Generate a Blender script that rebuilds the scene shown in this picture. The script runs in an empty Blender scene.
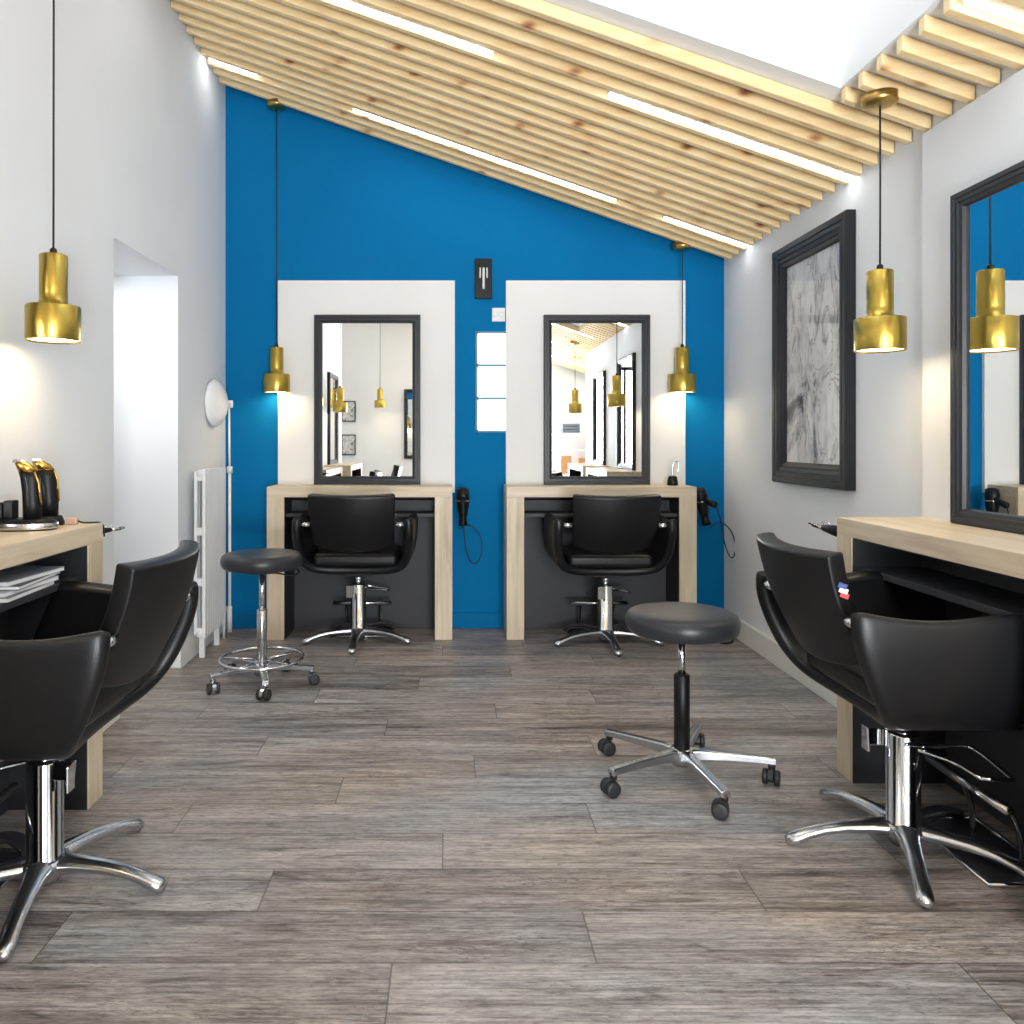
import bpy, bmesh, math, random
from mathutils import Vector, Matrix
random.seed(7)
PI = math.pi
C = bpy.context.scene.collection
sc = bpy.context.scene

# ------------------------------------------------------------------ helpers
class MB:
    """collects shapes, links them as ONE mesh object"""
    def __init__(s): s.v = []; s.f = []; s.sm = []
    def add(s, vs, fs, smooth=False):
        b = len(s.v); s.v += [tuple(p) for p in vs]
        for f in fs: s.f.append([b + i for i in f]); s.sm.append(smooth)
        return s
    def box(s, x0, x1, y0, y1, z0, z1):
        vs = [(x0,y0,z0),(x1,y0,z0),(x1,y1,z0),(x0,y1,z0),(x0,y0,z1),(x1,y0,z1),(x1,y1,z1),(x0,y1,z1)]
        return s.add(vs, [(0,3,2,1),(4,5,6,7),(0,1,5,4),(1,2,6,5),(2,3,7,6),(3,0,4,7)])
    def prism(s, pts, axis, a, b):
        """polygon pts (2D) extruded along axis between a and b"""
        n = len(pts)
        def P(p, t):
            if axis == 'y': return (p[0], t, p[1])
            if axis == 'x': return (t, p[0], p[1])
            return (p[0], p[1], t)
        vs = [P(p, a) for p in pts] + [P(p, b) for p in pts]
        fs = [tuple(range(n))[::-1], tuple(range(n, 2*n))]
        for i in range(n): fs.append((i, (i+1) % n, n + (i+1) % n, n + i))
        return s.add(vs, fs)
    def lathe(s, prof, n=32, center=(0,0,0), axis='z', smooth=True, closed=False, caps=True):
        """prof: list of (r, z)"""
        cx, cy, cz = center; vs = []; fs = []
        for r, z in prof:
            for k in range(n):
                a = 2*PI*k/n; p = (r*math.cos(a), r*math.sin(a), z)
                if axis == 'y': p = (p[0], p[2], p[1])
                if axis == 'x': p = (p[2], p[0], p[1])
                vs.append((cx+p[0], cy+p[1], cz+p[2]))
        m = len(prof)
        for i in range(m-1 if not closed else m):
            j = (i+1) % m
            for k in range(n):
                k2 = (k+1) % n
                fs.append((i*n+k, i*n+k2, j*n+k2, j*n+k))
        if not closed and caps:
            if prof[0][0] > 1e-5: fs.append(tuple(range(n))[::-1])
            if prof[-1][0] > 1e-5: fs.append(tuple(range((m-1)*n, m*n)))
        return s.add(vs, fs, smooth)
    def loft(s, rings, caps=True, smooth=True):
        n = len(rings[0]); vs = [p for r in rings for p in r]; fs = []
        for i in range(len(rings)-1):
            for k in range(n):
                k2 = (k+1) % n
                fs.append((i*n+k, i*n+k2, (i+1)*n+k2, (i+1)*n+k))
        if caps:
            fs.append(tuple(range(n))[::-1]); fs.append(tuple(range((len(rings)-1)*n, len(rings)*n)))
        return s.add(vs, fs, smooth)
    def tube(s, pts, r, n=10, closed=False, smooth_path=0):
        P = [Vector(p) for p in pts]
        for _ in range(smooth_path):
            Q = [] if closed else [P[0]]
            m = len(P)
            for i in range(m if closed else m-1):
                a, b = P[i], P[(i+1) % m]; Q += [a*.75+b*.25, a*.25+b*.75]
            if not closed: Q.append(P[-1])
            P = Q
        rings = []; m = len(P); up = None
        for i in range(m):
            if closed: t = (P[(i+1) % m]-P[i-1]).normalized()
            else: t = (P[min(i+1, m-1)]-P[max(i-1, 0)]).normalized()
            if up is None:
                up = Vector((0,0,1)) if abs(t.z) < .9 else Vector((1,0,0))
            u = (up - t*up.dot(t)).normalized(); up = u; w = t.cross(u)
            rr = r[i] if isinstance(r, list) else r
            rings.append([P[i] + (u*math.cos(2*PI*k/n) + w*math.sin(2*PI*k/n))*rr for k in range(n)])
        if closed: rings.append(rings[0]); return s.loft(rings, caps=False)
        return s.loft(rings)
    def xform(s, M):
        s.v = [tuple(M @ Vector(p)) for p in s.v]; return s
    def build(s, name, mat, parent=None, loc=None, bevel=0, seg=2, subsurf=0, solid=0, auto=None):
        me = bpy.data.meshes.new(name); me.from_pydata(s.v, [], s.f)
        bm = bmesh.new(); bm.from_mesh(me)
        bmesh.ops.remove_doubles(bm, verts=bm.verts, dist=1e-6)
        bmesh.ops.recalc_face_normals(bm, faces=bm.faces)
        bm.to_mesh(me); bm.free()
        if len(me.polygons) == len(s.sm): me.polygons.foreach_set('use_smooth', s.sm)
        elif any(s.sm): me.polygons.foreach_set('use_smooth', [True]*len(me.polygons))
        me.materials.append(mat)
        o = bpy.data.objects.new(name, me); C.objects.link(o)
        if parent: o.parent = parent
        if loc: o.location = loc
        if solid:
            m = o.modifiers.new('solid', 'SOLIDIFY'); m.thickness = solid; m.offset = 0
        if bevel:
            m = o.modifiers.new('bevel', 'BEVEL'); m.width = bevel; m.segments = seg; m.limit_method = 'ANGLE'
            m.harden_normals = False
        if subsurf:
            m = o.modifiers.new('sub', 'SUBSURF'); m.levels = subsurf; m.render_levels = subsurf
        return o

def tag(o, label=None, cat=None, group=None, kind=None):
    if label: o['label'] = label
    if cat: o['category'] = cat
    if group: o['group'] = group
    if kind: o['kind'] = kind
    return o
def thing(name, loc, rz, label, cat, group=None):
    o = bpy.data.objects.new(name, None); C.objects.link(o); o.empty_display_size = .1
    o.location = loc; o.rotation_euler = (0, 0, rz)
    return tag(o, label, cat, group)
def copy_tree(o, parent=None):
    c = o.copy(); C.objects.link(c)
    if parent: c.parent = parent
    for ch in list(o.children): copy_tree(ch, c)
    return c
def struct(o): o['kind'] = 'structure'; return o

# ------------------------------------------------------------------ materials
def lin(c):
    return tuple(((x/255)/12.92 if x/255 <= .04045 else ((x/255+.055)/1.055)**2.4) for x in c) + (1,)
def mat(name, rgb, rough=.5, metal=0, spec=.5, emis=None, es=0, coat=0):
    m = bpy.data.materials.new(name); m.use_nodes = True
    b = m.node_tree.nodes['Principled BSDF']
    b.inputs['Base Color'].default_value = lin(rgb)
    b.inputs['Roughness'].default_value = rough; b.inputs['Metallic'].default_value = metal
    b.inputs['Specular IOR Level'].default_value = spec; b.inputs['Coat Weight'].default_value = coat
    if emis: b.inputs['Emission Color'].default_value = lin(emis); b.inputs['Emission Strength'].default_value = es
    return m
class NT:
    def __init__(s, m): s.t = m.node_tree; s.b = s.t.nodes['Principled BSDF']
    def n(s, typ, **kw):
        nd = s.t.nodes.new(typ)
        for k, v in kw.items(): setattr(nd, k, v)
        return nd
    def l(s, a, b): s.t.links.new(a, b)
    def math(s, op, a, b=None, c=None):
        nd = s.n('ShaderNodeMath', operation=op)
        for i, x in enumerate((a, b, c)):
            if x is None: continue
            if isinstance(x, (int, float)): nd.inputs[i].default_value = x
            else: s.l(x, nd.inputs[i])
        return nd.outputs[0]
    def mix(s, fac, a, b, mode='MIX'):
        nd = s.n('ShaderNodeMix', data_type='RGBA', blend_type=mode)
        for i, x in ((0, fac), (6, a), (7, b)):
            if isinstance(x, (int, float, tuple)): nd.inputs[i].default_value = x
            else: s.l(x, nd.inputs[i])
        return nd.outputs[2]
    def ramp(s, fac, stops):
        nd = s.n('ShaderNodeValToRGB'); e = nd.color_ramp.elements
        while len(e) < len(stops): e.new(.5)
        for i, (p, c) in enumerate(stops): e[i].position = p; e[i].color = c
        s.l(fac, nd.inputs[0]); return nd.outputs[0]
    def noise(s, vec, scale, detail=4, rough=.55, dist=0):
        nd = s.n('ShaderNodeTexNoise'); nd.inputs['Scale'].default_value = scale
        nd.inputs['Detail'].default_value = detail; nd.inputs['Roughness'].default_value = rough
        nd.inputs['Distortion'].default_value = dist
        s.l(vec, nd.inputs['Vector']); return nd.outputs[0]
    def map(s, vec, scale=(1,1,1), loc=None, rot=(0,0,0)):
        nd = s.n('ShaderNodeMapping'); nd.inputs['Scale'].default_value = scale
        nd.inputs['Rotation'].default_value = rot
        s.l(vec, nd.inputs['Vector'])
        if loc is not None:
            if isinstance(loc, tuple): nd.inputs['Location'].default_value = loc
            else: s.l(loc, nd.inputs['Location'])
        return nd.outputs[0]
    def bump(s, h, strength=.1, dist=.01):
        nd = s.n('ShaderNodeBump'); nd.inputs['Strength'].default_value = strength; nd.inputs['Distance'].default_value = dist
        s.l(h, nd.inputs['Height']); s.l(nd.outputs[0], s.b.inputs['Normal'])

def plaster(name, rgb, rough=.75):
    m = mat(name, rgb, rough, spec=.15); t = NT(m)
    co = t.n('ShaderNodeTexCoord').outputs['Object']
    h = t.noise(co, 160, 3); t.bump(h, .08, .002)
    v = t.noise(co, 1.2, 2)
    r, g, b = rgb
    c = t.ramp(v, [(.3, lin((r*.975, g*.975, b*.975))), (.7, lin(rgb))]); t.l(c, t.b.inputs['Base Color'])
    return m
def oak(name, axis):
    m = mat(name, (214,190,152), .45); t = NT(m)
    co = t.n('ShaderNodeTexCoord').outputs['Object']
    rnd = t.n('ShaderNodeObjectInfo').outputs['Random']
    off = t.n('ShaderNodeCombineXYZ'); r5 = t.math('MULTIPLY', rnd, 7.0)
    for i in range(3): t.l(r5, off.inputs[i])
    s1 = [9,9,9]; s1[axis] = .9
    s2 = [60,60,60]; s2[axis] = 2.5
    a = t.noise(t.map(co, tuple(s1), off.outputs[0]), 1, 5, .6, .6)
    b = t.noise(t.map(co, tuple(s2), off.outputs[0]), 1, 3, .6)
    f = t.math('ADD', t.math('MULTIPLY', a, .65), t.math('MULTIPLY', b, .35))
    c = t.ramp(f, [(.3, lin((176,154,126))), (.47, lin((206,188,160))), (.58, lin((217,201,175))), (.75, lin((227,214,192)))])
    t.l(c, t.b.inputs['Base Color']); t.bump(b, .12, .002)
    return m
def pine():
    m = mat('knotty_pine', (236,203,146), .5); t = NT(m)
    co = t.n('ShaderNodeTexCoord').outputs['Object']
    rnd = t.n('ShaderNodeObjectInfo').outputs['Random']
    off = t.n('ShaderNodeCombineXYZ'); t.l(t.math('MULTIPLY', rnd, 37.0), off.inputs[0]); t.l(t.math('MULTIPLY', rnd, 11.0), off.inputs[1])
    p = t.n('ShaderNodeVectorMath', operation='ADD'); t.l(co, p.inputs[0]); t.l(off.outputs[0], p.inputs[1])
    p = p.outputs[0]
    g = t.noise(t.map(p, (.8, 30, 30)), 1, 4, .6, .4)
    g2 = t.noise(t.map(p, (.5, 4, 4)), 1.3, 3)
    c = t.ramp(g, [(.3, lin((236,202,146))), (.5, lin((247,220,168))), (.72, lin((252,232,190)))])
    c = t.mix(t.math('MULTIPLY', g2, .5), c, lin((240,206,156)))
    # knots
    vo = t.n('ShaderNodeTexVoronoi'); vo.inputs['Scale'].default_value = 1.0; vo.inputs['Randomness'].default_value = 1
    t.l(t.map(p, (5.5, 10, 10)), vo.inputs['Vector'])
    d = vo.outputs['Distance']; col = vo.outputs['Color']
    sep = t.n('ShaderNodeSeparateColor'); t.l(col, sep.inputs[0])
    on = t.math('GREATER_THAN', sep.outputs[0], .5)
    k = t.math('MULTIPLY', t.math('SUBTRACT', 1, t.math('SMOOTH_MIN', t.math('MULTIPLY', d, 4.6), 1.0, .2)), on)
    halo = t.math('MULTIPLY', t.math('SUBTRACT', 1, t.math('SMOOTH_MIN', t.math('MULTIPLY', d, 2.2), 1.0, .3)), on)
    c = t.mix(t.math('MULTIPLY', halo, .5), c, lin((214,150,84)))
    kk = t.n('ShaderNodeClamp'); t.l(t.math('MULTIPLY', k, 1.35), kk.inputs[0])
    c = t.mix(kk.outputs[0], c, lin((150,92,48)))
    t.l(c, t.b.inputs['Base Color'])
    return m
def floor_mat():
    m = mat('grey_oak_planks', (140,130,122), .38); t = NT(m)
    co = t.n('ShaderNodeTexCoord').outputs['Object']
    se = t.n('ShaderNodeSeparateXYZ'); t.l(co, se.inputs[0]); X, Y = se.outputs[0], se.outputs[1]
    W, L = .2, 1.3
    ry = t.math('DIVIDE', t.math('SUBTRACT', Y, .016), W); row = t.math('FLOOR', ry); fy = t.math('SUBTRACT', ry, row)
    rx = t.math('DIVIDE', t.math('SUBTRACT', t.math('SUBTRACT', X, .33), t.math('MULTIPLY', t.math('SUBTRACT', row, 9), .47)), L)
    colm = t.math('FLOOR', rx); fx = t.math('SUBTRACT', rx, colm)
    idv = t.n('ShaderNodeCombineXYZ'); t.l(row, idv.inputs[0]); t.l(colm, idv.inputs[1])
    wn = t.n('ShaderNodeTexWhiteNoise', noise_dimensions='3D'); t.l(idv.outputs[0], wn.inputs['Vector'])
    rv = wn.outputs['Value']
    off = t.n('ShaderNodeCombineXYZ'); t.l(t.math('MULTIPLY', rv, 50.0), off.inputs[0]); t.l(t.math('MULTIPLY', rv, 23.0), off.inputs[1]); t.l(t.math('MULTIPLY', rv, 9.0), off.inputs[2])
    p = t.n('ShaderNodeVectorMath', operation='ADD'); t.l(co, p.inputs[0]); t.l(off.outputs[0], p.inputs[1]); p = p.outputs[0]
    big = t.noise(t.map(p, (1.1, 11, 1)), 1, 6, .68, .7)
    fine = t.noise(t.map(p, (3, 130, 1)), 1, 4, .7, .0)
    blot = t.noise(t.map(p, (3.2, 19, 1)), 1, 6, .72, 1.1)
    tick = t.noise(t.map(p, (90, 9, 1)), 1, 2, .5)
    f = t.math('ADD', t.math('MULTIPLY', big, .33), t.math('ADD', t.math('MULTIPLY', fine, .37), t.math('MULTIPLY', blot, .30)))
    f = t.math('ADD', f, t.math('MULTIPLY', t.math('SUBTRACT', rv, .5), .07))
    c = t.ramp(f, [(.36, lin((66,59,55))), (.44, lin((118,111,106))), (.50, lin((148,141,136))), (.56, lin((170,163,157))), (.68, lin((204,198,192)))])
    crk = t.noise(t.map(p, (1.7, 22, 1)), 1, 6, .7, 1.6)
    fuzz = t.noise(t.map(p, (28, 120, 1)), 1, 4, .75, .6)
    cast = t.noise(t.map(co, (.9, 2.2, 1), (3,7,0)), 1, 3, .6)
    ck = t.ramp(t.math('ABSOLUTE', t.math('SUBTRACT', crk, .5)), [(.0, (1,1,1,1)), (.022, (0,0,0,1))])
    gate = t.ramp(t.noise(t.map(p, (1.6, 6, 1)), 1, 3, .5), [(.47, (0,0,0,1)), (.56, (1,1,1,1))])
    c = t.mix(t.math('MULTIPLY', t.math('MULTIPLY', ck, gate), .7), c, lin((44,38,36)))
    c = t.mix(.65, c, t.ramp(fuzz, [(.33, (.45,.44,.43,1)), (.5, (1.12,1.12,1.12,1)), (.68, (1.5,1.5,1.5,1))]), 'MULTIPLY')
    c = t.mix(1.0, c, t.ramp(cast, [(.35, (1.06,.98,.91,1)), (.62, (.95,1.0,1.07,1))]), 'MULTIPLY')
    dk = t.ramp(blot, [(.30, (1,1,1,1)), (.40, (0,0,0,1))])
    c = t.mix(t.math('MULTIPLY', dk, .75), c, lin((72,62,56)))
        # a warm or cool cast per plank
    wn2 = t.n('ShaderNodeTexWhiteNoise', noise_dimensions='3D'); ad = t.n('ShaderNodeVectorMath', operation='ADD'); ad.inputs[1].default_value = (5.5, 3.3, 1)
    t.l(idv.outputs[0], ad.inputs[0]); t.l(ad.outputs[0], wn2.inputs['Vector'])
    c = t.mix(t.math('MULTIPLY', wn2.outputs['Value'], .5), c, lin((190,168,150)), 'MULTIPLY') if False else c
    tint = t.mix(wn2.outputs['Value'], (1.0,.975,.95,1), (.95,.975,1.0,1)); c = t.mix(1.0, c, tint, 'MULTIPLY')
    # seams
    ey = t.math('MINIMUM', fy, t.math('SUBTRACT', 1, fy)); ex = t.math('MINIMUM', fx, t.math('SUBTRACT', 1, fx))
    sy = t.math('LESS_THAN', ey, .009); sx = t.math('LESS_THAN', ex, .0016)
    seam = t.math('MAXIMUM', sy, sx)
    c = t.mix(t.math('MULTIPLY', seam, .6), c, lin((62,56,52)))
    t.l(c, t.b.inputs['Base Color'])
    r = t.math('ADD', .34, t.math('MULTIPLY', fine, .22)); t.l(r, t.b.inputs['Roughness'])
    h = t.math('SUBTRACT', t.math('MULTIPLY', f, .5), seam); t.bump(h, .18, .003)
    return m
def leather(name, rgb, rough=.42):
    m = mat(name, rgb, rough, spec=.38); t = NT(m)
    co = t.n('ShaderNodeTexCoord').outputs['Object']
    vo = t.n('ShaderNodeTexVoronoi'); vo.inputs['Scale'].default_value = 260; t.l(co, vo.inputs['Vector'])
    t.bump(vo.outputs['Distance'], .12, .002)
    n = t.noise(co, 6, 3); r = t.math('ADD', rough-.06, t.math('MULTIPLY', n, .12)); t.l(r, t.b.inputs['Roughness'])
    return m
def brushed(name, rgb, rough, vertical=True):
    m = mat(name, rgb, rough, metal=1); t = NT(m)
    co = t.n('ShaderNodeTexCoord').outputs['Object']
    n = t.noise(t.map(co, (220,220,3) if vertical else (3,3,220)), 1, 3)
    r = t.math('ADD', rough-.03, t.math('MULTIPLY', n, .06)); t.l(r, t.b.inputs['Roughness'])
    return m
def glass_mat(name, tr=.9):
    m = bpy.data.materials.new(name); m.use_nodes = True; nt = m.node_tree; nt.nodes.clear()
    out = nt.nodes.new('ShaderNodeOutputMaterial'); mx = nt.nodes.new('ShaderNodeMixShader')
    a = nt.nodes.new('ShaderNodeBsdfTransparent'); g = nt.nodes.new('ShaderNodeBsdfGlossy'); g.inputs['Roughness'].default_value = .01
    lw = nt.nodes.new('ShaderNodeLayerWeight'); pw = nt.nodes.new('ShaderNodeMath'); pw.operation = 'POWER'; pw.inputs[1].default_value = 4; nt.links.new(lw.outputs['Facing'], pw.inputs[0]); fr = nt.nodes.new('ShaderNodeMath'); fr.operation = 'MULTIPLY_ADD'; fr.inputs[1].default_value = .35; fr.inputs[2].default_value = .025; nt.links.new(pw.outputs[0], fr.inputs[0])
    nt.links.new(fr.outputs[0], mx.inputs[0]); nt.links.new(a.outputs[0], mx.inputs[1]); nt.links.new(g.outputs[0], mx.inputs[2])
    nt.links.new(mx.outputs[0], out.inputs[0]); return m
def art_mat(scale, seed, dark=.0):
    m = mat('ink_wash_%d' % seed, (220,220,218), .6); t = NT(m)
    co = t.n('ShaderNodeTexCoord').outputs['Object']
    p = t.map(co, (1.9*scale, 1, .85*scale), (seed, seed*.7, seed*1.3))
    a = t.noise(p, 2.4, 8, .6, 1.5); b = t.noise(p, 7, 6, .6, 1.2)
    veins = t.math('ABSOLUTE', t.math('SUBTRACT', a, .5))
    c = t.ramp(a, [(.32, lin((24,26,30))), (.385, lin((112,114,118))), (.42, lin((196,198,200))), (.48, lin((226,226,224))), (.75, lin((238,238,236)))])
    v = t.ramp(veins, [(.0, lin((96,98,102))), (.018, (1,1,1,1))])
    c = t.mix(.75, c, v, 'MULTIPLY')
    g = t.ramp(b, [(.35, lin((150,150,150))), (.55, (1,1,1,1))]); c = t.mix(.45, c, g, 'MULTIPLY')
    t.l(c, t.b.inputs['Base Color']); return m

M = dict(
    white=plaster('white_plaster', (234,237,240)), ceil=plaster('ceiling_plaster', (240,240,240)),
    blue=plaster('blue_paint', (0,110,165), .85), panelw=plaster('offwhite_panel', (232,231,228), .55),
    skirt=mat('white_skirting_gloss', (234,234,230), .4), oakx=oak('oak_grain_x', 0), oakz=oak('oak_grain_z', 2),
    pine=pine(), floor=floor_mat(), blk=mat('black_laminate', (38,38,41), .5), char=mat('charcoal_laminate', (50,50,54), .55),
    leather=leather('black_leather', (17,17,19), .38), seatl=leather('stool_leather', (44,45,49), .34),
    chrome=mat('polished_chrome', (214,216,220), .09, 1), alu=mat('cast_aluminium', (196,198,202), .24, 1),
    steel=mat('satin_steel', (200,200,200), .2, 1), bplas=mat('black_plastic', (14,14,17), .42, spec=.3),
    rubber=mat('dark_rubber', (38,38,40), .5), brass=brushed('brushed_brass', (190,164,80), .30),
    brassd=mat('brass_canopy', (190,156,92), .3, 1), shadein=mat('white_shade_inside', (250,240,215), .5),
    bulb=mat('warm_bulb', (255,240,210), .4, emis=(255,232,190), es=16), led=mat('led_diffuser', (255,255,255), .4, emis=(248,251,255), es=13),
    frame=mat('satin_black_frame', (29,30,33), .38, spec=.35), frame2=mat('charcoal_frame', (38,39,43), .38, spec=.4),
    mirror=mat('mirror_silver', (244,246,246), .0, 1), cord=mat('black_cord', (28,28,30), .6),
    wht=mat('white_enamel', (238,239,240), .32), wplas=mat('white_plastic', (232,233,234), .4),
    block=mat('frosted_glass_block', (240,245,250), .25, emis=(240,247,255), es=1.1), glass=glass_mat('clear_pane'),  # block material glows by itself, standing in for daylight behind the blocks
    art=art_mat(1, 3), art2=art_mat(3, 8), mat_w=mat('white_mount', (240,240,238), .7),
    gold=mat('gold_trim', (214,170,84), .25, 1), silverp=mat('silver_paper', (186,190,200), .35), greyp=mat('grey_paper', (120,122,134), .4),
    navyp=mat('dark_cover', (52,54,70), .4), pink=mat('rose_plastic', (206,170,150), .4), tagw=mat('white_tag', (240,240,240), .5),
    tagr=mat('red_tag', (196,40,40), .5), tagb=mat('blue_tag', (40,60,130), .5), orange=mat('orange_wood', (206,150,96), .5),
    towel=mat('grey_towel', (120,128,140), .9), tube=mat('white_lamp_tube', (235,235,235), .4),
)

# ------------------------------------------------------------------ room
XL, XR, YB, YR = -1.46, 1.74, 5.07, -2.2
XLO, XRO, YW = -2.6, 2.6, -.3             # wider front part of the shop behind the camera
SL = .347
def zs(x): return 2.33 + SL*(XR-x)        # underside of the slats
SH = .05                                   # slat height
def zc(x): return zs(x) + SH + .003        # plaster above them

struct(MB().box(-2.7, 2.7, YR-.1, YB+.1, -.1, 0).build('floor', M['floor']))
struct(MB().prism([(XL-.12,0),(XR+.12,0),(XR+.12,zc(XR+.12)),(XL-.12,zc(XL-.12))], 'y', YB, YB+.12).build('wall_back', M['blue']))
# left wall with the passage opening (y 3.40 to 4.19)
OY0, OY1, OZ = 3.40, 4.195, 2.077
w = MB(); T = .12
w.box(XL-T, XL, YW, OY0, 0, zc(XL)); w.box(XL-T, XL, OY1, YB, 0, zc(XL)); w.box(XL-T, XL, OY0, OY1, OZ, zc(XL))
w.box(XL-.9, XL-T, OY0-.08, OY0, 0, OZ); w.box(XL-.9, XL-T, OY1, OY1+.08, 0, OZ); w.box(XL-.98, XL-.9, OY0-.08, OY1+.08, 0, OZ)
w.box(XL-.98, XL-T, OY0-.08, OY1+.08, OZ, OZ+.08)
w.box(XLO, XL-T, YW, YW+T, 0, zc(XLO))
struct(w.build('wall_left', M['white']))
struct(MB().box(XLO-T, XLO, YR, YW+T, 0, zc(XLO)).build('wall_front_left', M['white']))
w = MB(); w.box(XR, XR+T, YW, YB, 0, zc(XR)); w.box(XR+T, XRO, YW, YW+T, 0, zc(XR))
struct(w.build('wall_right', M['white']))
struct(MB().box(XRO, XRO+T, YR, YW+T, 0, zc(XRO)+.05).build('wall_front_right', M['white']))
# wall behind the camera with the shop window
WX0, WX1, WZ0, WZ1 = .02, 1.45, .12, 2.35
w = MB()
w.prism([(XLO-T,0),(WX0,0),(WX0,zc(WX0)),(XLO-T,zc(XLO-T))], 'y', YR-T, YR)
w.prism([(WX1,0),(XRO+T,0),(XRO+T,zc(XRO+T)),(WX1,zc(WX1))], 'y', YR-T, YR)
w.box(WX0, WX1, YR-T, YR, 0, WZ0); w.prism([(WX0,WZ1),(WX1,WZ1),(WX1,zc(WX1)),(WX0,zc(WX0))], 'y', YR-T, YR)
struct(w.build('wall_front', M['white']))
w = MB()
for a, b, c, d in ((WX0,WX0+.05,WZ0,WZ1),(WX1-.05,WX1,WZ0,WZ1),(WX0,WX1,WZ0,WZ0+.05),(WX0,WX1,WZ1-.05,WZ1),(.71,.75,WZ0,WZ1)):
    w.box(a, b, YR-.08, YR-.03, c, d)
wf = struct(w.build('window_2', M['frame']))
MB().box(WX0+.05, WX1-.05, YR-.058, YR-.052, WZ0+.05, WZ1-.05).build('pane', M['glass'], wf)
# sloping plaster ceiling with the skylight opening
SX0, SX1, SY0, SY1 = -.35, 1.42, 1.2, 2.895
w = MB()
def slab(x0, x1, y0, y1): w.prism([(x0,zc(x0)),(x1,zc(x1)),(x1,zc(x1)+.06),(x0,zc(x0)+.06)], 'y', y0, y1)
slab(XLO-T, XRO+T, YR-T, YW+T); slab(XL-T, XR+T, YW+T, SY0); slab(XL-T, SX0, SY0, SY1); slab(SX1, XR+T, SY0, SY1); slab(XL-T, XR+T, SY1, YB+T)
struct(w.build('ceiling', M['ceil']))
w = MB(); ZT = 4.5; t_ = .03; e_ = .02
for x0, x1, y0, y1 in ((SX0-t_-e_,SX1+t_+e_,SY1+e_,SY1+t_+e_),(SX0-t_-e_,SX1+t_+e_,SY0-t_-e_,SY0-e_),(SX0-t_-e_,SX0-e_,SY0-e_,SY1+e_),(SX1+e_,SX1+t_+e_,SY0-e_,SY1+e_)):
    w.prism([(x0,zc(x0)+.055),(x1,zc(x1)+.055),(x1,ZT),(x0,ZT)], 'y', y0, y1)
sh = struct(w.build('trim_1', M['ceil']))
w = MB()
for a in (SX0, SX1-.05): w.box(a, a+.05, SY0, SY1, ZT-.05, ZT)
w.box(SX0, SX1, SY0, SY0+.05, ZT-.05, ZT); w.box(SX0, SX1, SY1-.05, SY1, ZT-.05, ZT)
wf = struct(w.build('window_3', M['wht'])); MB().box(SX0, SX1, SY0, SY1, ZT-.03, ZT-.024).build('pane', M['glass'], wf)
# skirting
def skirt(name, boxes, m):
    w = MB()
    for b in boxes: w.box(*b)
    return struct(w.build(name, m, bevel=.004))
B = .02; H = .125
skirt('baseboard_right', [(XR-B, XR, 2.885, YB-.006, 0, H), (XR-B, XR, YW, .2, 0, H)], M['skirt'])
skirt('baseboard_left', [(XL, XL+B, OY1-B, YB-.006, 0, H), (XL, XL+B, 2.69, OY0+B, 0, H), (XL-.9, XL+B, OY1-B, OY1, 0, H)], M['skirt'])
bluesk = plaster('blue_skirting', (0,109,163), .8)
skirt('baseboard_back', [(XL+B, -1.13, YB-.012, YB, 0, .1), (.0, .322, YB-.012, YB, 0, .1), (1.475, XR-B, YB-.012, YB, 0, .1)], bluesk)

# glass block window in the blue wall
w = MB(); gx0, gx1, gz0, gz1 = .157, .352, 1.256, 1.9
for z in (gz0, gz0+.2105, gz0+.423, gz1-.01): w.box(gx0-.01, gx1+.01, YB-.006, YB+.02, z, z+.012)
w.box(gx0-.012, gx0, YB-.006, YB+.02, gz0, gz1); w.box(gx1, gx1+.012, YB-.006, YB+.02, gz0, gz1)
wf = struct(w.build('window_1', mat('grey_mortar', (120,150,170), .7)))
for k in range(3):
    z = gz0+.012+k*.2125
    MB().box(gx0+.001, gx1-.001, YB-.01, YB+.02, z, z+.197).build('glass_block', M['block'], wf, bevel=.008, seg=3)

# white backing panels behind the mirrors
def back_panel(x0, x1, label):
    o = MB().box(x0, x1, YB-.028, YB, .87, 2.225).build('wall_panel', M['panelw'], bevel=.002)
    return tag(o, label, 'wall panel', 'white panels on the blue wall')
back_panel(-1.118, .012, 'off-white wall panel on blue wall behind the left-hand mirror')
back_panel(.338, 1.484, 'off-white wall panel on blue wall behind the right-hand mirror, right of glass blocks')
o = MB().box(XR-.027, XR, 1.74, 2.885, .87, 2.32).build('wall_panel', M['white'], bevel=.002)
tag(o, 'white panel on right wall behind the large near mirror', 'wall panel')
XP = XR-.027

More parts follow.
